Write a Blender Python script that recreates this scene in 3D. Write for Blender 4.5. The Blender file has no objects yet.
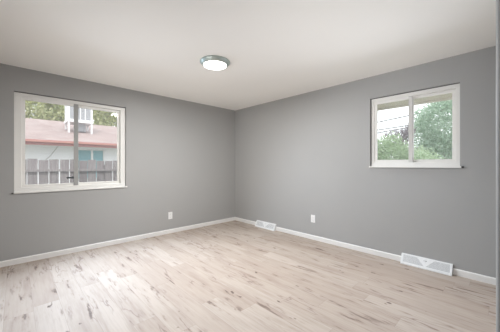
import bpy, bmesh, math, random
from mathutils import Vector, Matrix

random.seed(7)
scene = bpy.context.scene
COL = scene.collection

# ------------------------------------------------------------------ camera
cam_d = bpy.data.cameras.new('camera')
cam = bpy.data.objects.new('camera', cam_d)
COL.objects.link(cam)
cam_d.sensor_width = 36.0
cam_d.lens = 36.0 * 245.8 / 500.0
cam_d.shift_y = -0.0014
cam_d.clip_start = 0.02
CAM = Vector((-3.545, -4.19, 1.22))
fwd = Vector((0.691, 0.723, 0)).normalized()
cam.location = CAM
cam.rotation_euler = (math.radians(90), 0, math.atan2(fwd.y, fwd.x) - math.radians(90))
scene.camera = cam

# ------------------------------------------------------------------ world, sun, area lights, exposure
world = bpy.data.worlds.new('overcast_sky')
scene.world = world
world.use_nodes = True
wn = world.node_tree
bg = wn.nodes['Background']
bg.inputs['Color'].default_value = (0.93, 0.97, 1.0, 1)
bg.inputs['Strength'].default_value = 1.9

sun_d = bpy.data.lights.new('sun', 'SUN')
sun_d.energy = 1.7
sun_d.angle = math.radians(12)
sun_d.color = (1.0, 0.96, 0.9)
sun = bpy.data.objects.new('sun', sun_d)
COL.objects.link(sun)
sun.rotation_euler = Vector((0.35, 0.62, -0.8)).to_track_quat('-Z', 'Y').to_euler()

def area_light(name, loc, aim, sx, sy, watts, col, shape='RECTANGLE', spread=180):
    d = bpy.data.lights.new(name, 'AREA')
    d.shape = shape
    d.size = sx
    d.size_y = sy
    d.energy = watts
    d.color = col
    d.spread = math.radians(spread)
    o = bpy.data.objects.new(name, d)
    COL.objects.link(o)
    o.location = loc
    o.rotation_euler = Vector(aim).to_track_quat('-Z', 'Y').to_euler()
    return o


LAMP_W = 57.0          # ceiling light of the room
FILL, BOOST_L, BOOST_R = 8.5, 33.0, 14.0
# added fill lights out of view, aimed up to brighten the ceiling
area_light('ceiling_fill', (-4.6, -2.2, 0.35), (3.9, 1.2, 2.0), 1.2, 1.2, FILL, (1, 1, 1), spread=70)
area_light('ceiling_fill', (-4.6, -3.6, 0.35), (3.7, 0.4, 2.09), 0.8, 0.8, 2.6, (1, 1, 1), spread=38)
# added lamp strips just inside both windows, boosting the daylight, tilted down
for k in range(3):
    area_light('daylight_boost', (-2.912, -0.22, 1.17 + 0.35 * k), (0.18, -1, -0.7), 1.1, 0.3, BOOST_L / 3, (0.78, 0.95, 1.16), spread=135)
for k in range(2):
    area_light('daylight_boost', (-0.14, -3.355, 1.50 + 0.36 * k), (-1, 0, -0.6), 0.80, 0.3, BOOST_R / 2, (0.88, 0.95, 1.06), spread=160)

vs = scene.view_settings
scene.display_settings.display_device = 'sRGB'
vs.view_transform = 'Standard'
vs.look = 'None'
vs.exposure = 0.05
vs.gamma = 1.0
vs.use_curve_mapping = False
scene.cycles.use_denoising = True
scene.cycles.max_bounces = 12
scene.cycles.diffuse_bounces = 8
scene.cycles.transparent_max_bounces = 24
scene.cycles.sample_clamp_indirect = 8


# ------------------------------------------------------------------ material helpers
def new_mat(name):
    m = bpy.data.materials.new(name)
    m.use_nodes = True
    nt = m.node_tree
    return m, nt, nt.nodes['Principled BSDF']


def N(nt, typ, **kw):
    n = nt.nodes.new(typ)
    for k, v in kw.items():
        setattr(n, k, v)
    return n


def math_node(nt, op, a, b=None, c=None, clamp=False):
    n = nt.nodes.new('ShaderNodeMath')
    n.operation = op
    n.use_clamp = clamp
    for i, v in enumerate((a, b, c)):
        if v is None:
            continue
        if isinstance(v, (int, float)):
            n.inputs[i].default_value = v
        else:
            nt.links.new(v, n.inputs[i])
    return n.outputs[0]


def mix_col(nt, fac, a, b, blend='MIX'):
    n = nt.nodes.new('ShaderNodeMix')
    n.data_type = 'RGBA'
    n.blend_type = blend
    for sock, v in ((n.inputs['Factor'], fac), (n.inputs['A'], a), (n.inputs['B'], b)):
        if isinstance(v, (int, float)):
            sock.default_value = v
        elif isinstance(v, tuple):
            sock.default_value = (v[0], v[1], v[2], 1)
        else:
            nt.links.new(v, sock)
    return n.outputs['Result']


def ramp(nt, fac, stops):
    n = nt.nodes.new('ShaderNodeValToRGB')
    els = n.color_ramp.elements
    while len(els) < len(stops):
        els.new(0.5)
    for e, (p, c) in zip(els, stops):
        e.position = p
        e.color = (c, c, c, 1) if isinstance(c, (int, float)) else (c[0], c[1], c[2], 1)
    nt.links.new(fac, n.inputs['Fac'])
    return n.outputs['Color']


def noise(nt, vec, scale, detail=2.0, rough=0.5):
    n = nt.nodes.new('ShaderNodeTexNoise')
    n.inputs['Scale'].default_value = scale
    n.inputs['Detail'].default_value = detail
    n.inputs['Roughness'].default_value = rough
    nt.links.new(vec, n.inputs['Vector'])
    return n.outputs['Fac']


def obj_coord(nt):
    return nt.nodes.new('ShaderNodeTexCoord').outputs['Object']


def simple(name, col, rough=0.5, metal=0.0, spec=0.5, var=0.06, scale=12.0, bump=0.0, bscale=200.0):
    m, nt, b = new_mat(name)
    co = obj_coord(nt)
    f = noise(nt, co, scale, 3)
    lo = tuple(max(0, c * (1 - var)) for c in col)
    hi = tuple(min(1, c * (1 + var)) for c in col)
    c = mix_col(nt, f, lo, hi)
    nt.links.new(c, b.inputs['Base Color'])
    b.inputs['Roughness'].default_value = rough
    b.inputs['Metallic'].default_value = metal
    b.inputs['Specular IOR Level'].default_value = spec
    if bump:
        bn = nt.nodes.new('ShaderNodeBump')
        bn.inputs['Strength'].default_value = bump
        bn.inputs['Distance'].default_value = 0.002
        nt.links.new(noise(nt, co, bscale, 3), bn.inputs['Height'])
        nt.links.new(bn.outputs['Normal'], b.inputs['Normal'])
    return m


def leaf_mat(name, c1, c2):
    m, nt, b = new_mat(name)
    g = nt.nodes.new('ShaderNodeNewGeometry')
    c = mix_col(nt, g.outputs['Random Per Island'], c1, c2)
    nt.links.new(c, b.inputs['Base Color'])
    b.inputs['Roughness'].default_value = 0.55
    tr = nt.nodes.new('ShaderNodeBsdfTranslucent')
    nt.links.new(c, tr.inputs['Color'])
    mx = nt.nodes.new('ShaderNodeMixShader')
    mx.inputs[0].default_value = 0.4
    nt.links.new(b.outputs[0], mx.inputs[1])
    nt.links.new(tr.outputs[0], mx.inputs[2])
    nt.links.new(mx.outputs[0], nt.nodes['Material Output'].inputs['Surface'])
    return m


def glass_mat():
    m, nt, b = new_mat('window_glass')
    nt.nodes.remove(b)
    tr = nt.nodes.new('ShaderNodeBsdfTransparent')
    tr.inputs[0].default_value = (0.985, 0.985, 0.985, 1)
    gl = nt.nodes.new('ShaderNodeBsdfGlossy')
    gl.inputs['Roughness'].default_value = 0.02
    fr = nt.nodes.new('ShaderNodeFresnel')
    fr.inputs['IOR'].default_value = 1.45
    m1 = nt.nodes.new('ShaderNodeMixShader')
    nt.links.new(fr.outputs[0], m1.inputs[0])
    nt.links.new(tr.outputs[0], m1.inputs[1])
    nt.links.new(gl.outputs[0], m1.inputs[2])
    # white translucent veil put into the glass to imitate haze and glare
    haze_veil = nt.nodes.new('ShaderNodeBsdfTranslucent')
    haze_veil.inputs['Color'].default_value = (0.95, 0.97, 1.0, 1)
    m2 = nt.nodes.new('ShaderNodeMixShader')
    m2.inputs[0].default_value = 0.13
    nt.links.new(m1.outputs[0], m2.inputs[1])
    nt.links.new(haze_veil.outputs[0], m2.inputs[2])
    nt.links.new(m2.outputs[0], nt.nodes['Material Output'].inputs['Surface'])
    return m


def floor_mat():
    m, nt, b = new_mat('oak_plank_floor')
    co = obj_coord(nt)
    sep = nt.nodes.new('ShaderNodeSeparateXYZ')
    nt.links.new(co, sep.inputs[0])
    W, L = 0.178, 1.24
    u = math_node(nt, 'DIVIDE', math_node(nt, 'ADD', sep.outputs[0], 0.05), W)
    row = math_node(nt, 'FLOOR', u)
    fu = math_node(nt, 'FRACT', u)
    wn1 = N(nt, 'ShaderNodeTexWhiteNoise', noise_dimensions='1D')
    nt.links.new(row, wn1.inputs['W'])
    v = math_node(nt, 'ADD', math_node(nt, 'DIVIDE', sep.outputs[1], L), wn1.outputs['Value'])
    brd = math_node(nt, 'FLOOR', v)
    fv = math_node(nt, 'FRACT', v)
    cmb = nt.nodes.new('ShaderNodeCombineXYZ')
    nt.links.new(row, cmb.inputs[0])
    nt.links.new(brd, cmb.inputs[1])
    wn2 = N(nt, 'ShaderNodeTexWhiteNoise', noise_dimensions='3D')
    nt.links.new(cmb.outputs[0], wn2.inputs['Vector'])
    rnd, rcol = wn2.outputs['Value'], wn2.outputs['Color']

    def stretched(sx, sy, k):
        # plank-wise shifted, lengthwise stretched coordinates
        sc = N(nt, 'ShaderNodeVectorMath', operation='MULTIPLY')
        nt.links.new(co, sc.inputs[0])
        sc.inputs[1].default_value = (sx, sy, 1)
        of = N(nt, 'ShaderNodeVectorMath', operation='MULTIPLY')
        nt.links.new(rcol, of.inputs[0])
        of.inputs[1].default_value = (37.0 + k, 53.0 + k, 29.0 + k)
        ad = N(nt, 'ShaderNodeVectorMath', operation='ADD')
        nt.links.new(sc.outputs[0], ad.inputs[0])
        nt.links.new(of.outputs[0], ad.inputs[1])
        return ad.outputs[0]

    base = mix_col(nt, rnd, FLOOR_A, FLOOR_B)
    # broad cloudy tone along each board
    cl = noise(nt, stretched(5, 1.2, 3), 1.0, 3, 0.6)
    base = mix_col(nt, ramp(nt, cl, [(0.35, 0.0), (0.75, 0.55)]), base, FLOOR_C)
    # fine grain
    gr = noise(nt, stretched(70, 3.0, 11), 1.0, 4, 0.65)
    base = mix_col(nt, ramp(nt, gr, [(0.45, 0.0), (0.8, 0.5)]), base, FLOOR_C)
    # brown smoky streaks running with the grain
    sk = noise(nt, stretched(11, 1.1, 31), 1.0, 4, 0.6)
    base = mix_col(nt, ramp(nt, sk, [(0.52, 0.0), (0.74, 0.5)]), base, FLOOR_D)
    # knots: dark slivers, scattered over some boards only
    kn = noise(nt, stretched(22, 3.6, 5), 1.0, 3.0, 0.6)
    km = noise(nt, stretched(4, 1.3, 41), 1.0, 1.0, 0.5)
    kmask = ramp(nt, km, [(0.42, 0.0), (0.62, 1.0)])
    kd = ramp(nt, kn, [(0.605, 0.0), (0.66, 0.6), (0.74, 0.97)])
    kh = ramp(nt, kn, [(0.52, 0.0), (0.66, 0.55)])
    base = mix_col(nt, math_node(nt, 'MULTIPLY', kh, kmask), base, FLOOR_D)
    base = mix_col(nt, math_node(nt, 'MULTIPLY', kd, kmask), base, (0.10, 0.064, 0.05))
    # a few rounder, darker knots
    kr = noise(nt, stretched(15, 7.0, 47), 1.0, 2.0, 0.5)
    base = mix_col(nt, ramp(nt, kr, [(0.72, 0.0), (0.75, 0.7), (0.80, 0.95)]), base, (0.09, 0.056, 0.042))
    # thin wandering cracks
    ck = noise(nt, stretched(10, 1.5, 17), 1.0, 3, 0.5)
    ckd = math_node(nt, 'ABSOLUTE', math_node(nt, 'SUBTRACT', ck, 0.5))
    ckm = noise(nt, stretched(6, 1.6, 23), 1.0, 1.5, 0.5)
    crack = math_node(nt, 'MULTIPLY', ramp(nt, ckd, [(0.0, 1.0), (0.020, 0.0)]),
                      ramp(nt, ckm, [(0.54, 0.0), (0.64, 0.85)]))
    base = mix_col(nt, crack, base, (0.21, 0.15, 0.125))
    # seams between boards
    eu = math_node(nt, 'MINIMUM', fu, math_node(nt, 'SUBTRACT', 1.0, fu))
    ev = math_node(nt, 'MULTIPLY', math_node(nt, 'MINIMUM', fv, math_node(nt, 'SUBTRACT', 1.0, fv)), L / W)
    e = math_node(nt, 'MINIMUM', eu, ev)
    seam = ramp(nt, e, [(0.0, 0.5), (0.014, 0.0)])
    base = mix_col(nt, seam, base, (0.24, 0.18, 0.15))
    nt.links.new(base, b.inputs['Base Color'])
    rg = nt.nodes.new('ShaderNodeMapRange')
    rg.inputs['To Min'].default_value = 0.58
    rg.inputs['To Max'].default_value = 0.7
    nt.links.new(gr, rg.inputs['Value'])
    nt.links.new(rg.outputs[0], b.inputs['Roughness'])
    b.inputs['Specular IOR Level'].default_value = 0.4
    bn = nt.nodes.new('ShaderNodeBump')
    bn.inputs['Strength'].default_value = 0.25
    bn.inputs['Distance'].default_value = 0.001
    nt.links.new(math_node(nt, 'SUBTRACT', gr, seam), bn.inputs['Height'])
    nt.links.new(bn.outputs['Normal'], b.inputs['Normal'])
    return m


def shingle_mat():
    m, nt, b = new_mat('shingles')
    co = obj_coord(nt)
    br = nt.nodes.new('ShaderNodeTexBrick')
    br.inputs['Scale'].default_value = 1.0
    br.inputs['Brick Width'].default_value = 0.33
    br.inputs['Row Height'].default_value = 0.14
    br.inputs['Mortar Size'].default_value = 0.008
    br.inputs['Color1'].default_value = (0.30, 0.225, 0.21, 1)
    br.inputs['Color2'].default_value = (0.39, 0.30, 0.28, 1)
    br.inputs['Mortar'].default_value = (0.28, 0.2, 0.19, 1)
    nt.links.new(co, br.inputs['Vector'])
    c = mix_col(nt, ramp(nt, noise(nt, co, 3, 4), [(0.4, 0.0), (0.8, 0.6)]), br.outputs['Color'], (0.45, 0.39, 0.38))
    nt.links.new(c, b.inputs['Base Color'])
    b.inputs['Roughness'].default_value = 0.9
    return m


def siding_mat():
    m, nt, b = new_mat('white_siding')
    co = obj_coord(nt)
    sep = nt.nodes.new('ShaderNodeSeparateXYZ')
    nt.links.new(co, sep.inputs[0])
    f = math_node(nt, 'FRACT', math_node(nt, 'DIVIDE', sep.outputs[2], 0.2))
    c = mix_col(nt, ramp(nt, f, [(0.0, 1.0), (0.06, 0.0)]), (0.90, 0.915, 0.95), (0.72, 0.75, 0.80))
    nt.links.new(c, b.inputs['Base Color'])
    b.inputs['Roughness'].default_value = 0.7
    return m


def wood_fence_mat():
    m, nt, b = new_mat('weathered_fence_wood')
    oi = nt.nodes.new('ShaderNodeObjectInfo')
    co = nt.nodes.new('ShaderNodeTexCoord').outputs['Object']
    mp = nt.nodes.new('ShaderNodeMapping')
    mp.inputs['Scale'].default_value = (45, 45, 3.5)
    nt.links.new(co, mp.inputs['Vector'])
    of = N(nt, 'ShaderNodeVectorMath', operation='ADD')
    nt.links.new(mp.outputs[0], of.inputs[0])
    rv = math_node(nt, 'MULTIPLY', oi.outputs['Random'], 90.0)
    nt.links.new(rv, of.inputs[1])
    g = noise(nt, of.outputs[0], 1.0, 4, 0.6)
    c = mix_col(nt, oi.outputs['Random'], (0.31, 0.28, 0.285), (0.42, 0.385, 0.39))
    c = mix_col(nt, ramp(nt, g, [(0.42, 0.0), (0.72, 0.75)]), c, (0.2, 0.17, 0.175))
    nt.links.new(c, b.inputs['Base Color'])
    b.inputs['Roughness'].default_value = 0.9
    return m


WALL_COL = (0.392, 0.391, 0.385)
CEIL_COL = (0.93, 0.912, 0.875)
FLOOR_A = (0.50, 0.435, 0.378)
FLOOR_B = (0.425, 0.352, 0.295)
FLOOR_D = (0.25, 0.178, 0.135)
FLOOR_C = (0.33, 0.262, 0.215)

M = {}
M['wall'] = simple('grey_wall_paint', WALL_COL, 0.55, var=0.015, scale=2.0, bump=0.08, bscale=160)
M['ceiling'] = simple('ceiling_paint', CEIL_COL, 0.85, var=0.01, scale=2.0, bump=0.15, bscale=90)
M['floor'] = floor_mat()
M['trim'] = simple('white_trim_paint', (0.80, 0.79, 0.77), 0.4, var=0.02, scale=4)
M['vinyl'] = simple('white_vinyl', (0.84, 0.83, 0.80), 0.4, var=0.02, scale=5)
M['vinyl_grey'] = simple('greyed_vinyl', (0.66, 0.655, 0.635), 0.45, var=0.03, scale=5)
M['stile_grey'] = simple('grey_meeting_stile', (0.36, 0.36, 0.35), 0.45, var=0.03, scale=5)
M['reveal_shade'] = simple('opening_shade', (0.16, 0.155, 0.15), 0.9)
M['dark_block'] = simple('dark_sill_end', (0.06, 0.055, 0.05), 0.8)
M['latch'] = simple('dark_latch_metal', (0.08, 0.09, 0.1), 0.4, metal=0.3)
M['glass'] = glass_mat()
M['register'] = simple('white_enamel', (0.82, 0.83, 0.83), 0.35, var=0.02)
M['slot'] = simple('register_dark_inside', (0.32, 0.33, 0.34), 0.8)
M['plate'] = simple('white_plastic', (0.84, 0.84, 0.83), 0.35, var=0.02)
M['slot_dark'] = simple('outlet_slots', (0.12, 0.12, 0.12), 0.6)
M['nickel'] = simple('brushed_nickel', (0.47, 0.53, 0.50), 0.42, metal=0.75, var=0.08, scale=40)
M['ext_wall'] = simple('outside_stucco', (0.6, 0.58, 0.54), 0.9, bump=0.3, bscale=60)
M['soffit'] = simple('soffit_paint', (0.86, 0.82, 0.77), 0.8, var=0.03)
M['shingle'] = shingle_mat()
M['siding'] = siding_mat()
M['fascia'] = simple('red_brown_fascia', (0.42, 0.19, 0.18), 0.6)
M['house_white'] = simple('white_house_trim', (0.82, 0.83, 0.84), 0.5)
M['house_glass'] = simple('teal_house_glass', (0.24, 0.46, 0.52), 0.12, var=0.1, scale=2)
M['cooler_white'] = simple('white_cooler_sheet', (0.84, 0.85, 0.86), 0.4)
M['cooler_grey'] = simple('grey_cooler_pad', (0.36, 0.37, 0.39), 0.8, var=0.15, scale=30)
M['fence'] = wood_fence_mat()
M['grass'] = simple('grass_ground', (0.29, 0.29, 0.22), 0.95, var=0.35, scale=6)
M['bark'] = simple('bark', (0.3, 0.27, 0.25), 0.95, var=0.3, scale=9)
M['bark_pale'] = simple('bare_twig_bark', (0.2, 0.175, 0.2), 0.95, var=0.3, scale=9)
M['wire'] = simple('black_cable', (0.05, 0.05, 0.055), 0.7)
M['leaf_yellow'] = leaf_mat('leaf_yellow_green', (0.36, 0.41, 0.19), (0.58, 0.58, 0.33))
M['leaf_mid'] = leaf_mat('leaf_mid_green', (0.34, 0.46, 0.29), (0.5, 0.6, 0.42))
M['leaf_cool'] = leaf_mat('leaf_cool_green', (0.34, 0.48, 0.37), (0.54, 0.65, 0.54))
dm, dnt, db = new_mat('lit_diffuser')
db.inputs['Base Color'].default_value = (0.9, 0.9, 0.88, 1)
db.inputs['Emission Color'].default_value = (1.0, 0.985, 0.95, 1)
db.inputs['Emission Strength'].default_value = 4.0
M['diffuser'] = dm


# ------------------------------------------------------------------ mesh helpers
def add_box(bm, lo, hi):
    x0, y0, z0 = lo
    x1, y1, z1 = hi
    v = [bm.verts.new(p) for p in ((x0, y0, z0), (x1, y0, z0), (x1, y1, z0), (x0, y1, z0),
                                   (x0, y0, z1), (x1, y0, z1), (x1, y1, z1), (x0, y1, z1))]
    for f in ((0, 3, 2, 1), (4, 5, 6, 7), (0, 1, 5, 4), (1, 2, 6, 5), (2, 3, 7, 6), (3, 0, 4, 7)):
        bm.faces.new([v[i] for i in f])


def add_prism(bm, prof, axis_from, axis_to, place):
    """closed profile [(a,b)] swept along an axis; place(t, a, b) -> xyz"""
    A = [bm.verts.new(place(axis_from, a, b)) for a, b in prof]
    B = [bm.verts.new(place(axis_to, a, b)) for a, b in prof]
    n = len(prof)
    for i in range(n):
        j = (i + 1) % n
        bm.faces.new((A[i], A[j], B[j], B[i]))
    bm.faces.new(A[::-1])
    bm.faces.new(B)


def add_tube(bm, pts, radii, seg=8):
    rings = []
    n = len(pts)
    pts = [Vector(p) for p in pts]
    for i, p in enumerate(pts):
        d = (pts[min(i + 1, n - 1)] - pts[max(i - 1, 0)]).normalized()
        up = Vector((0, 0, 1)) if abs(d.z) < 0.9 else Vector((1, 0, 0))
        a = d.cross(up).normalized()
        b = d.cross(a)
        r = radii[i] if isinstance(radii, (list, tuple)) else radii
        rings.append([bm.verts.new(p + a * (r * math.cos(t * 2 * math.pi / seg)) + b * (r * math.sin(t * 2 * math.pi / seg)))
                      for t in range(seg)])
    for r0, r1 in zip(rings, rings[1:]):
        for t in range(seg):
            u = (t + 1) % seg
            bm.faces.new((r0[t], r0[u], r1[u], r1[t]))
    bm.faces.new(rings[0][::-1])
    bm.faces.new(rings[-1])


def add_lathe(bm, prof, seg=48, cx=0, cy=0):
    """prof [(r,z)], open profile turned about z"""
    rings = []
    for r, z in prof:
        if r < 1e-6:
            rings.append([bm.verts.new((cx, cy, z))])
        else:
            rings.append([bm.verts.new((cx + r * math.cos(t * 2 * math.pi / seg), cy + r * math.sin(t * 2 * math.pi / seg), z))
                          for t in range(seg)])
    for r0, r1 in zip(rings, rings[1:]):
        for t in range(seg):
            u = (t + 1) % seg
            if len(r0) == 1:
                bm.faces.new((r0[0], r1[u], r1[t]))
            elif len(r1) == 1:
                bm.faces.new((r0[t], r0[u], r1[0]))
            else:
                bm.faces.new((r0[t], r0[u], r1[u], r1[t]))


def obj(name, bm, mat, parent=None, smooth=False, bevel=0.0):
    bmesh.ops.recalc_face_normals(bm, faces=bm.faces)
    me = bpy.data.meshes.new(name)
    bm.to_mesh(me)
    bm.free()
    me.materials.append(M[mat] if isinstance(mat, str) else mat)
    if smooth:
        for p in me.polygons:
            p.use_smooth = True
    o = bpy.data.objects.new(name, me)
    COL.objects.link(o)
    o.parent = parent
    if bevel:
        b = o.modifiers.new('bevel', 'BEVEL')
        b.width = bevel
        b.segments = 2
        b.limit_method = 'ANGLE'
    return o


def boxes(name, blist, mat, parent=None, bevel=0.0):
    bm = bmesh.new()
    for lo, hi in blist:
        add_box(bm, lo, hi)
    return obj(name, bm, mat, parent, bevel=bevel)


def tag(o, label, cat, group=None, kind=None):
    o['label'] = label
    o['category'] = cat
    if group:
        o['group'] = group
    if kind:
        o['kind'] = kind
    return o


def empty(name, loc=(0, 0, 0), rz=0.0):
    o = bpy.data.objects.new(name, None)
    o.empty_display_size = 0.1
    COL.objects.link(o)
    o.location = loc
    o.rotation_euler = (0, 0, rz)
    return o


def copy_tree(o, parent=None):
    c = o.copy()
    COL.objects.link(c)
    c.parent = parent
    for ch in list(o.children):
        copy_tree(ch, c)
    return c


# ------------------------------------------------------------------ the setting: room shell
H = 2.44
XW = -5.10           # unseen left side of the room
YB = -5.75           # end of the hall behind the camera
T = 0.16
G = -0.45            # ground outside
LW = (-3.555, -2.269, 0.885, 2.140)     # opening in the left wall (x0, x1, z0, z1)
RW = (-3.830, -2.880, 1.205, 2.140)     # opening in the right wall (y0, y1, z0, z1)

o = boxes('floor', [((XW - T, YB - T, -0.06), (T * 0.5, T * 0.5, 0.0))], 'floor')
tag(o, 'whitewashed knotty oak plank floor of the empty room', 'floor', kind='structure')
o = boxes('ceiling', [((XW - T, YB - T, H), (T * 0.5, T * 0.5, H + 0.08))], 'ceiling')
tag(o, 'plain off-white painted ceiling of the room', 'ceiling', kind='structure')

o = boxes('wall_left', [((XW - T, 0, G), (LW[0], T, H)), ((LW[1], 0, G), (T, T, H)),
                        ((LW[0], 0, G), (LW[1], T, LW[2])), ((LW[0], 0, LW[3]), (LW[1], T, H))], 'wall')
tag(o, 'grey painted wall on the left with the wide low window', 'wall', kind='structure')
o = boxes('wall_right', [((0, YB - T, G), (T, RW[0], H)), ((0, RW[1], G), (T, 0, H)),
                         ((0, RW[0], G), (T, RW[1], RW[2])), ((0, RW[0], RW[3]), (T, RW[1], H))], 'wall')
tag(o, 'grey painted wall on the right with the small high window', 'wall', kind='structure')
o = boxes('wall_side', [((XW - T, YB - T, G), (XW, 0, H))], 'wall')
tag(o, 'grey side wall just out of view left of the camera', 'wall', kind='structure')
o = boxes('wall_hall', [((XW, YB - T, G), (0, YB, H))], 'wall')
tag(o, 'grey end wall of the hall behind the camera', 'wall', kind='structure')
# wall return whose rounded end shows at the right edge of the picture
bm = bmesh.new()
y1, y0, xe = -4.158, -4.29, -2.13
r = 0.012
prof = [(0.0, y1), (0.0, y0)]
for k in range(5):
    a = math.pi / 2 * k / 4
    prof.append((xe + r - r * math.sin(a), y0 + r - r * math.cos(a)))
for k in range(5):
    a = math.pi / 2 * k / 4
    prof.append((xe + r - r * math.cos(a), y1 - r + r * math.sin(a)))
add_prism(bm, prof, 0.0, H, lambda t, a, b: (a, b, t))
o = obj('wall_back', bm, 'wall')
tag(o, 'end of the grey wall return at the right edge of view', 'wall', kind='structure')

# baseboards
bh, bt = 0.070, 0.013


def base_prof():
    return [(0, 0.0), (bt, 0.0), (bt, bh - 0.012), (bt - 0.004, bh - 0.003), (0.004, bh), (0, bh)]


bm = bmesh.new()
add_prism(bm, base_prof(), XW, 0.0, lambda t, a, b: (t, -a, b))
o = obj('baseboard_left', bm, 'trim')
tag(o, 'white baseboard along the foot of the left wall', 'baseboard', kind='structure')
bm = bmesh.new()
for a0, a1 in ((-0.697, -bt), (-3.267, -1.203), (-4.158, -3.773)):
    add_prism(bm, base_prof(), a0, a1, lambda t, a, b: (-a, t, b))
o = obj('baseboard_right', bm, 'trim')
tag(o, 'white baseboard along the foot of the right wall', 'baseboard', kind='structure')

# eave over the right window, and the roof above the room
o = boxes('roof', [((XW - T, YB - T, H + 0.08), (T, T, H + 0.2)), ((T, YB - 1, 2.30), (0.98, 1.0, 2.36))], 'shingle')
tag(o, 'roof of the house above the room', 'roof', kind='structure')
o = boxes('trim_1', [((T, YB - 1, 2.19), (0.93, 1.0, 2.21))], 'soffit')
tag(o, 'cream eave soffit seen at the top of the right window', 'eave', kind='structure')
o = boxes('trim_2', [((0.93, YB - 1, 2.155), (0.955, 1.0, 2.30))], 'soffit')
tag(o, 'edge board of the eave outside the right window', 'eave', kind='structure')
o = boxes('ground', [((-30, -30, G - 0.1), (60, 45, G))], 'grass')
tag(o, 'grassy yard around the house outside the windows', 'ground', kind='structure')


# ------------------------------------------------------------------ windows
def window(name, w, h, latch, stile, fs, ms):
    """local frame: x along the wall (left to right as seen from inside), y outward, z up; origin at the lower left corner"""
    root = empty(name)
    fr, s = 0.053, 0.040
    f0, f1 = 0.032, 0.115
    bm = bmesh.new()
    add_box(bm, (0, f0, 0), (w, f1, fr))
    add_box(bm, (0, f0, h - fr), (w, f1, h))
    add_box(bm, (0, f0, fr), (fs, f1, h - fr))
    add_box(bm, (w - fs, f0, fr), (w, f1, h - fr))
    # stop bead around the inside of the frame
    obj('window_frame', bm, 'vinyl', root, bevel=0.003)
    mid = w * 0.5

    def sash(x0, x1, d0, d1):
        bm = bmesh.new()
        z0, z1 = fr - 0.006, h - fr + 0.006
        add_box(bm, (x0, d0, z0), (x1, d1, z0 + s))
        add_box(bm, (x0, d0, z1 - s), (x1, d1, z1))
        add_box(bm, (x0, d0, z0 + s), (x0 + s, d1, z1 - s))
        add_box(bm, (x1 - s, d0, z0 + s), (x1, d1, z1 - s))
        so = obj('sash', bm, 'vinyl', root, bevel=0.003)
        bm = bmesh.new()
        dm_ = (d0 + d1) / 2
        v = [bm.verts.new(p) for p in ((x0 + s, dm_, z0 + s), (x1 - s, dm_, z0 + s), (x1 - s, dm_, z1 - s), (x0 + s, dm_, z1 - s))]
        bm.faces.new(v)
        obj('glass_pane', bm, 'glass', so)
        return so
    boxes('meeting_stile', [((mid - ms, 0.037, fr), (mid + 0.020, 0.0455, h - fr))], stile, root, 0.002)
    front = sash(fs - 0.006, mid + 0.022, 0.046, 0.073)
    sash(mid - 0.020, w - fs + 0.006, 0.079, 0.106)
    bm = bmesh.new()
    add_box(bm, (-0.004, -0.022, -0.014), (w + 0.014, 0.04, 0.004))
    obj('window_sill', bm, 'vinyl', root, bevel=0.002)
    bm = bmesh.new()
    if latch:
        add_box(bm, (-0.022, -0.012, -0.014), (-0.004, -0.0005, -0.002))
    else:
        add_box(bm, (w + 0.0145, -0.020, -0.016), (w + 0.034, -0.0005, 0.004))
    obj('sill_end', bm, 'dark_block', root)  # small dark block just past the end of the sill
    # dark strips standing for the shade along the edge of the wall opening
    shade_strips = [((0, 0.024, h - 0.009), (w, f0 - 0.0005, h))]
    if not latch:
        shade_strips.append(((0, 0.024, 0.005), (0.007, f0 - 0.0005, h - 0.009)))
    boxes('reveal_shade_strip', shade_strips, 'reveal_shade', root)
    if latch:
        bm = bmesh.new()
        zc = 0.163
        add_box(bm, (mid - 0.115, 0.032, zc - 0.011), (mid - 0.036, 0.046, zc + 0.009))
        add_box(bm, (mid - 0.112, 0.012, zc - 0.013), (mid - 0.088, 0.024, zc + 0.013))
        add_box(bm, (mid - 0.060, 0.010, zc - 0.015), (mid - 0.036, 0.034, zc + 0.017))
        lt = obj('latch', bm, 'latch', front, bevel=0.003)
        lt['label'] = 'dark metal latch'
    return root


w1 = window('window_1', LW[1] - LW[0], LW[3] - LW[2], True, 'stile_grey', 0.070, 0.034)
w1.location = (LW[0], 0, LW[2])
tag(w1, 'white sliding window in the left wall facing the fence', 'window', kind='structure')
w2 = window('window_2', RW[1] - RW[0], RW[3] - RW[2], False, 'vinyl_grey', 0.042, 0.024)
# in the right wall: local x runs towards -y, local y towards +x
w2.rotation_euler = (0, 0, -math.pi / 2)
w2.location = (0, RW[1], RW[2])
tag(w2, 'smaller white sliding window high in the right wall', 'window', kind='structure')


# ------------------------------------------------------------------ ceiling light
LX, LY = -1.842, -1.812
lamp = empty('ceiling_light', (LX, LY, H))
tag(lamp, 'round flush ceiling light with nickel rim and glowing white diffuser', 'ceiling light')
bm = bmesh.new()
add_lathe(bm, [(0.0, 0.0), (0.171, 0.0), (0.175, -0.003), (0.176, -0.010), (0.172, -0.016), (0.160, -0.030), (0.147, -0.043), (0.141, -0.046), (0.137, -0.042), (0.0, -0.040)], 64)
obj('rim', bm, 'nickel', lamp, smooth=True)
bm = bmesh.new()
add_lathe(bm, [(0.137, -0.041), (0.134, -0.047), (0.11, -0.054), (0.07, -0.059), (0.0, -0.061)], 64)
obj('diffuser', bm, 'diffuser', lamp, smooth=True)
ld = bpy.data.lights.new('ceiling_light_glow', 'AREA')
ld.shape = 'DISK'
ld.size = 0.26
ld.energy = LAMP_W
ld.color = (1.0, 0.995, 0.985)
lo_ = bpy.data.objects.new('ceiling_light_glow', ld)
COL.objects.link(lo_)
lo_.parent = lamp
lo_.location = (0, 0, -0.068)


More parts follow.
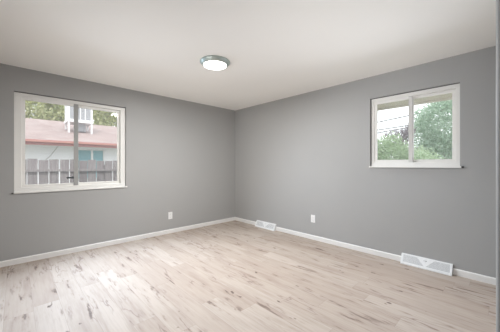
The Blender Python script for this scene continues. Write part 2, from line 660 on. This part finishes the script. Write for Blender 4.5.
# ------------------------------------------------------------------ wall outlets
def outlet(label):
    """faces local -y, centred on origin"""
    root = empty('wall_outlet')
    tag(root, label, 'outlet', 'wall outlets')
    w, h = 0.078, 0.126
    bm = bmesh.new()
    add_box(bm, (-w / 2, -0.006, -h / 2), (w / 2, 0, h / 2))
    obj('cover_plate', bm, 'plate', root, bevel=0.003)
    for z in (-0.026, 0.026):
        bm = bmesh.new()
        add_box(bm, (-0.017, -0.0085, z - 0.014), (0.017, -0.006, z + 0.014))
        rc = obj('receptacle', bm, 'plate', root, bevel=0.001)
        bm = bmesh.new()
        for x in (-0.0065, 0.0065):
            add_box(bm, (x - 0.0011, -0.0089, z - 0.002), (x + 0.0011, -0.0085, z + 0.007))
        add_box(bm, (-0.002, -0.0089, z - 0.010), (0.002, -0.0085, z - 0.006))
        obj('slots', bm, 'slot_dark', rc)
    bm = bmesh.new()
    add_tube(bm, [(0, -0.0075, 0), (0, -0.006, 0)], 0.003, 10)
    obj('screw', bm, 'nickel', root)
    return root


a = outlet('white outlet plate on the left wall between window and corner')
a.location = (-1.525, 0, 0.316)
b = copy_tree(a)
b['label'] = 'white outlet plate on the right wall between the two registers'
b.rotation_euler = (0, 0, -math.pi / 2)
b.location = (0, -1.984, 0.341)


# ------------------------------------------------------------------ baseboard registers
def register(label):
    """local x along wall (length), -y into the room, z up; origin at left end on floor by the wall"""
    L, d, h, dt = 0.50, 0.076, 0.114, 0.016
    root = empty('baseboard_register')
    tag(root, label, 'register', 'white baseboard registers')

    def at(x, s, off=0.0):
        # point on the sloped front: s 0..1 from bottom to top
        y = -(d - 0.006 + (dt - d + 0.006) * s)
        z = 0.012 + (h - 0.012) * s
        nx = Vector((0, -(h - 0.012), (d - dt - 0.006) * -1))
        n = Vector((0, -(h - 0.012), d - dt - 0.006)).normalized()
        return Vector((x, y, z)) + n * off

    def slab(bm, x0, x1, s0, s1, o0, o1):
        P = []
        for o_ in (o0, o1):
            for x, s in ((x0, s0), (x1, s0), (x1, s1), (x0, s1)):
                P.append(bm.verts.new(at(x, s, o_)))
        for f in ((0, 3, 2, 1), (4, 5, 6, 7), (0, 1, 5, 4), (1, 2, 6, 5), (2, 3, 7, 6), (3, 0, 4, 7)):
            bm.faces.new([P[i] for i in f])
    # body with end caps
    bm = bmesh.new()
    add_prism(bm, [(0, 0), (-d, 0), (-d, 0.010), (-(d - 0.006), 0.012), (-dt, h), (0, h)], 0, L, lambda t, y, z: (t, y, z))
    obj('housing', bm, 'register', root)
    # raised face frame
    bm = bmesh.new()
    slab(bm, 0, L, 0.0, 0.17, 0, 0.004)
    slab(bm, 0, L, 0.88, 1.0, 0, 0.004)
    slab(bm, 0, 0.020, 0.17, 0.88, 0, 0.004)
    slab(bm, L - 0.020, L, 0.17, 0.88, 0, 0.004)
    obj('face_frame', bm, 'register', root)
    # grille fields either side of the centre plate, running to a V
    for side in (0, 1):
        bm = bmesh.new()
        n = 7
        back = bmesh.new()
        if side == 0:
            quad = [(0.022, 0.18), (L / 2 - 0.012, 0.18), (L / 2 - 0.085, 0.87), (0.022, 0.87)]
        else:
            quad = [(L / 2 + 0.012, 0.18), (L - 0.022, 0.18), (L - 0.022, 0.87), (L / 2 + 0.085, 0.87)]
        back.faces.new([back.verts.new(at(x, s, 0.0006)) for x, s in quad])
        g = obj('grille', back, 'slot', root)
        for k in range(n):
            s = 0.20 + 0.66 * (k + 0.5) / n
            q = (s - 0.18) / 0.69
            if side == 0:
                x0, x1 = 0.022, (L / 2 - 0.012) + q * (-0.073)
            else:
                x0, x1 = (L / 2 + 0.012) + q * 0.073, L - 0.022
            slab(bm, x0, x1, s - 0.028, s + 0.028, 0.0008, 0.003)
        obj('fins', bm, 'register', g)
    # V-shaped centre plate and damper lever
    bm = bmesh.new()
    P = []
    for o_ in (0.0008, 0.0042):
        for x, s in ((L / 2 - 0.012, 0.17), (L / 2 + 0.012, 0.17), (L / 2 + 0.085, 0.88), (L / 2 - 0.085, 0.88)):
            P.append(bm.verts.new(at(x, s, o_)))
    for f in ((0, 3, 2, 1), (4, 5, 6, 7), (0, 1, 5, 4), (1, 2, 6, 5), (2, 3, 7, 6), (3, 0, 4, 7)):
        bm.faces.new([P[i] for i in f])
    cp = obj('centre_plate', bm, 'register', root)
    bm = bmesh.new()
    slab(bm, L / 2 - 0.014, L / 2 + 0.014, 0.66, 0.74, 0.0045, 0.006)
    obj('lever_slot', bm, 'slot', cp)
    bm = bmesh.new()
    slab(bm, L / 2 - 0.006, L / 2 + 0.002, 0.60, 0.80, 0.006, 0.016)
    obj('lever', bm, 'register', root)
    return root


r1 = register('white sloped baseboard register near the right end of the wall, nearest the camera')
r1.rotation_euler = (0, 0, -math.pi / 2)
r1.location = (0, -3.270, 0)
r2 = copy_tree(r1)
r2['label'] = 'white sloped baseboard register near the far corner of the room'
r2.location = (0, -0.700, 0)


# ------------------------------------------------------------------ outside: picket fence beyond the left window
FY, FTOP = 1.60, 1.312
fence = empty('picket_fence', (-5.2, FY, G))
tag(fence, 'weathered grey wooden fence of flat pickets outside the left window', 'fence')
pitch, pw, ph = 0.150, 0.137, FTOP - G
proto_me = None
for i in range(40):
    bm = bmesh.new()
    add_box(bm, (-pw / 2, 0, 0), (pw / 2, 0.018, ph))
    if i == 0:
        pk = obj('picket', bm, 'fence', fence, bevel=0.002)
    else:
        bm.free()
        pk = proto_pk.copy()
        COL.objects.link(pk)
        pk.parent = fence
    if i == 0:
        proto_pk = pk
    pk.location = (0.08 + i * pitch + random.uniform(-0.004, 0.004), random.uniform(-0.002, 0.002), random.uniform(-0.012, 0.012) + 0.012)
    pk.rotation_euler = (0, random.uniform(-0.004, 0.004), 0)
for z in (0.25, 1.575):
    bm = bmesh.new()
    add_box(bm, (0, -0.040, z - 0.02), (6.0, -0.003, z + 0.02))
    obj('rail', bm, 'fence', fence)
for x in (0.04, 3.0, 5.96):
    bm = bmesh.new()
    add_box(bm, (x - 0.045, 0.022, 0), (x + 0.045, 0.11, ph - 0.08))
    obj('post', bm, 'fence', fence)


# ------------------------------------------------------------------ outside: neighbouring house
HX0, HX1, HY, EY = -9.0, 2.5, 5.0, 4.5
ez, rz_, ry = 1.875, 3.06, 9.0
nh = empty('neighbour_house', ((HX0 + HX1) / 2, 7.0, G))
tag(nh, 'neighbouring white house with red-brown shingle roof behind the fence', 'house')
off = -nh.location


def hbox(name, bl, mat, parent=nh, bevel=0.0):
    bl = [(tuple(Vector(l) + off), tuple(Vector(h) + off)) for l, h in bl]
    return boxes(name, bl, mat, parent, bevel)


NW = (-2.16, -1.42, 0.75, 1.725)
hbox('house_wall', [((HX0, HY, G), (NW[0], 13.0, 1.80)), ((NW[1], HY, G), (HX1, 13.0, 1.80)),
                    ((NW[0], HY, G), (NW[1], 13.0, NW[2])), ((NW[0], HY, NW[3]), (NW[1], 13.0, 1.80)),
                    ((NW[0], HY + 0.2, NW[2]), (NW[1], 13.0, NW[3]))], 'siding')
bm = bmesh.new()
add_prism(bm, [(EY, ez), (EY, ez + 0.04), (ry, rz_ + 0.04), (13.5, ez + 0.04), (13.5, ez)], HX0 - 0.4, HX1 + 0.4,
          lambda t, a, b: tuple(Vector((t, a, b)) + off))
roof = obj('house_roof', bm, 'shingle', nh)
hbox('fascia', [((HX0 - 0.4, EY - 0.03, 1.765), (HX1 + 0.4, EY - 0.002, 1.912))], 'fascia')
hbox('gutter', [((HX0 - 0.4, EY - 0.10, 1.845), (HX1 + 0.4, EY - 0.032, 1.89))], simple('gutter_red', (0.52, 0.25, 0.21), 0.5))
hbox('eave_soffit', [((HX0 - 0.4, EY, 1.79), (HX1 + 0.4, HY + 0.02, 1.81))], 'house_white')
hw = hbox('house_window', [((NW[0], HY - 0.02, NW[2]), (NW[0] + 0.03, HY + 0.06, NW[3])),
                           ((NW[1] - 0.03, HY - 0.02, NW[2]), (NW[1], HY + 0.06, NW[3])),
                           ((NW[0], HY - 0.02, NW[2]), (NW[1], HY + 0.06, NW[2] + 0.05)),
                           ((NW[0], HY - 0.02, NW[3] - 0.03), (NW[1], HY + 0.06, NW[3])),
                           ((-1.79, HY - 0.02, NW[2]), (-1.735, HY + 0.06, NW[3]))], 'house_white')
hbox('house_pane', [((NW[0] + 0.03, HY + 0.03, NW[2] + 0.05), (-1.79, HY + 0.045, NW[3] - 0.03))], 'house_glass', hw)
hbox('house_pane', [((-1.735, HY + 0.03, NW[2] + 0.05), (NW[1] - 0.03, HY + 0.045, NW[3] - 0.03))], 'house_glass', hw)
bm = bmesh.new()
add_tube(bm, [Vector((-2.62, HY - 0.02, 1.80)) + off, Vector((-2.8, HY - 0.02, 1.5)) + off, Vector((-3.05, HY - 0.02, 1.22)) + off], 0.012, 6)
obj('service_cable', bm, simple('grey_cable', (0.5, 0.5, 0.5), 0.6), nh)

# evaporative cooler on the roof
cx, cy, cz0, ch = -1.90, 6.40, 2.70, 0.36
cool = empty('roof_cooler', (cx, cy, cz0))
tag(cool, 'white louvred box cooler standing on the neighbouring roof', 'cooler')
boxes('cooler_tray', [((-ch - 0.02, -ch - 0.02, 0), (ch + 0.02, ch + 0.02, 0.10))], 'cooler_white', cool)
boxes('cooler_cabinet', [((-ch, -ch, 0.10), (-ch + 0.06, -ch + 0.06, 1.08)), ((ch - 0.06, -ch, 0.10), (ch, -ch + 0.06, 1.08)),
                         ((-ch, ch - 0.06, 0.10), (-ch + 0.06, ch, 1.08)), ((ch - 0.06, ch - 0.06, 0.10), (ch, ch, 1.08)),
                         ((-ch - 0.02, -ch - 0.02, 1.08), (ch + 0.02, ch + 0.02, 1.14))], 'cooler_white', cool)
for k in range(4):
    lp = boxes('louvre_panel', [((-ch + 0.06, -ch + 0.02, 0.10), (ch - 0.06, -ch + 0.035, 1.08))], 'cooler_grey', cool)
    lp.rotation_euler = (0, 0, k * math.pi / 2)
    ribs = boxes('louvre_ribs', [((x - 0.014, -ch + 0.004, 0.10), (x + 0.014, -ch + 0.02, 1.08)) for x in (-0.14, 0.0, 0.14)], 'cooler_white', lp)
for sx, sy in ((-1, -1), (1, -1), (-1, 1), (1, 1)):
    rzl = ez + 0.04 + (cy + sy * (ch - 0.03) - EY) * (rz_ - ez) / (ry - EY) - cz0
    boxes('leg', [((sx * (ch - 0.03) - 0.025, sy * (ch - 0.03) - 0.025, rzl), (sx * (ch - 0.03) + 0.025, sy * (ch - 0.03) + 0.025, 0.0))], 'cooler_white', cool)
bm = bmesh.new()
zr = ez + 0.04 + (cy - EY) * (rz_ - ez) / (ry - EY) - cz0
add_tube(bm, [(0.05, 0.0, 0.0), (0.05, 0.0, zr)], 0.17, 12)
obj('duct', bm, 'cooler_grey', cool)


# ------------------------------------------------------------------ trees
def leaf(bm, p, size, rng):
    n = Vector((rng.gauss(0, 1), rng.gauss(0, 1), rng.gauss(0, 1) + 0.5)).normalized()
    a = n.orthogonal().normalized()
    a = Matrix.Rotation(rng.uniform(0, 6.28), 3, n) @ a
    b = n.cross(a)
    l, w = size * rng.uniform(0.7, 1.3), size * rng.uniform(0.3, 0.5)
    v = [bm.verts.new(p), bm.verts.new(p + a * l * 0.5 + b * w + n * l * 0.08), bm.verts.new(p + a * l), bm.verts.new(p + a * l * 0.5 - b * w + n * l * 0.08)]
    bm.faces.new(v)


def foliage(name, blobs, count, size, mat, parent, seed):
    rng = random.Random(seed)
    bm = bmesh.new()
    vol = [r[0] * r[1] * r[2] for _, r in blobs]
    tot = sum(vol)
    for (c, r), v in zip(blobs, vol):
        for k in range(int(count * v / tot)):
            d = Vector((rng.gauss(0, 1), rng.gauss(0, 1), rng.gauss(0, 1))).normalized()
            q = rng.uniform(0.35, 1.0) ** 0.5 * (1 + 0.16 * math.sin(5 * d.x + seed) * math.cos(4 * d.z + 2 * d.y))
            leaf(bm, Vector(c) + Vector((d.x * r[0], d.y * r[1], d.z * r[2])) * q, size, rng)
    return obj(name, bm, mat, parent)


def grow(bm, p, d, length, rad, depth, rng, tips=None, spread=0.55, keep=0.8):
    segs = 4
    pts, radii = [Vector(p)], [rad]
    dd = Vector(d).normalized()
    for k in range(segs):
        dd = (dd + Vector((rng.gauss(0, .12), rng.gauss(0, .12), rng.gauss(0, .08)))).normalized()
        pts.append(pts[-1] + dd * length / segs)
        radii.append(rad * (1 - 0.4 * (k + 1) / segs))
    add_tube(bm, pts, radii, 6)
    if tips is not None:
        tips.append(pts[-1])
    if depth > 0:
        for k in range(rng.choice((2, 3, 3))):
            nd = (dd + Vector((rng.gauss(0, spread), rng.gauss(0, spread), rng.gauss(0.05, spread * .7)))).normalized()
            at_ = pts[rng.choice((2, 3, 4))] if k else pts[-1]
            grow(bm, at_, nd, length * rng.uniform(.6, .85), radii[-1] * keep, depth - 1, rng, tips, spread, keep)


def tree(name, label, x, y, trunk_h, blobs, count, size, mat, seed, group=None, trunk_r=0.12):
    t = empty(name, (x, y, G))
    tag(t, label, 'tree' if 'tree' in name else 'shrub', group)
    rng = random.Random(seed)
    bm = bmesh.new()
    grow(bm, (0, 0, 0), (0, 0, 1), trunk_h * 0.8, trunk_r, 2, rng)
    obj('trunk', bm, 'bark', t)
    foliage('foliage', blobs, count, size, mat, t, seed)
    return t


# behind the neighbouring house (seen through the left window)
tree('leafy_tree', 'yellow-green tree above the neighbouring roof, left pane of the left window', -2.75, 15.5, 3.0,
     [((0, 0, 4.6), (1.9, 1.6, 1.5)), ((0.9, 0.3, 3.9), (1.3, 1.3, 1.2)), ((-0.9, 0, 5.6), (0.9, 0.9, 0.7)), ((0.8, 0, 6.0), (0.9, 0.9, 0.7)), ((1.4, 0, 4.5), (0.85, 0.9, 1.2))],
     7500, 0.20, 'leaf_yellow', 3, 'trees behind the neighbouring house')
tree('leafy_tree', 'loose mid-green tree beside the roof cooler, right pane of the left window', 1.95, 15.5, 3.2,
     [((0, 0, 4.6), (1.9, 1.5, 1.4)), ((1.6, 0.3, 4.2), (1.3, 1.2, 1.0)), ((-0.6, 0, 5.3), (1.1, 1.0, 0.9)), ((0.9, 0, 6.0), (1.2, 0.9, 0.7))],
     6500, 0.20, 'leaf_yellow', 8, 'trees behind the neighbouring house')

# beyond the right window
tree('round_shrub', 'rounded green shrub low in the left pane of the right window', 8.0, -0.72, 0.7,
     [((0, 0, 1.62), (1.1, 1.0, 1.27)), ((0.1, -0.95, 1.2), (0.9, 0.75, 1.15)), ((0.2, 0.9, 1.3), (1.0, 0.9, 1.2))], 20000, 0.095, 'leaf_mid', 12, trunk_r=0.06)
tree('round_shrub', 'small green shrub low in the right pane of the right window', 6.0, -2.35, 0.5,
     [((0, 0, 1.25), (0.55, 0.6, 0.95))], 4200, 0.07, 'leaf_mid', 15, trunk_r=0.04)
tree('leafy_tree', 'tall cool-green leafy tree filling the right pane of the right window', 14.3, -1.95, 2.6,
     [((0, 0, 3.9), (1.9, 1.9, 1.7)), ((0.2, -1.3, 3.2), (1.5, 1.3, 1.4)), ((0, 0.2, 2.4), (1.5, 1.6, 1.0)), ((0, -0.8, 5.2), (1.2, 1.1, 0.9))],
     21000, 0.125, 'leaf_cool', 21, trunk_r=0.09)
bt_ = empty('bare_tree', (10.9, -0.3, G))
tag(bt_, 'leafless dark-twigged tree above the shrub in the right window', 'tree')
rng = random.Random(52)
bm = bmesh.new()
grow(bm, (0, 0, 0), (0.0, -0.02, 1), 1.35, 0.075, 6, rng, spread=0.30, keep=1.3)
obj('branches', bm, 'bark_pale', bt_)

# white house glimpsed beyond the trees
fh = empty('far_house', (27.0, 1.2, G))
tag(fh, 'small white house glimpsed through leaves low in the right window', 'house')
bm = bmesh.new()
add_prism(bm, [(-3.0, 0), (3.0, 0), (3.0, 2.7), (-3.0, 2.7)], 0, 6, lambda t, a, b: (t, a, b))
obj('house_wall', bm, 'siding', fh)
bm = bmesh.new()
add_prism(bm, [(-3.3, 2.65), (3.3, 2.65), (0, 4.0)], -0.3, 6.3, lambda t, a, b: (t, a, b))
obj('house_roof', bm, simple('grey_roof', (0.4, 0.4, 0.42), 0.9), fh)
wf = boxes('house_window', [((-0.04, -1.0, 1.5), (0.0, 0.2, 2.35))], 'house_white', fh)
boxes('house_pane', [((-0.06, -0.9, 1.6), (-0.04, 0.1, 2.25))], 'house_glass', wf)


# ------------------------------------------------------------------ overhead wires
def wire(label, p0, p1, sag, group):
    bm = bmesh.new()
    pts = []
    for k in range(17):
        t = k / 16
        p = Vector(p0).lerp(Vector(p1), t)
        p.z -= sag * 4 * t * (1 - t)
        pts.append(p)
    add_tube(bm, pts, 0.034, 6)
    o = obj('overhead_wire', bm, 'wire')
    tag(o, label, 'wire', group)


WG = 'overhead wires outside the right window'
wire('topmost overhead wire in the right window, below the eave', (17.0, -10, 5.89), (17.0, 16, 3.26), 0.0, WG)
wire('second overhead wire from the top in the right window', (17.3, -10, 4.75), (17.3, 16, 3.29), 0.0, WG)
wire('lowest overhead wire in the right window, just above the shrub', (17.6, -10, 5.05), (17.6, 16, 2.63), 0.0, WG)
wire('dark cable crossing the upper left corner of the left window', (-12, 11.0, 4.9), (4, 11.0, 4.75), 0.05, None)
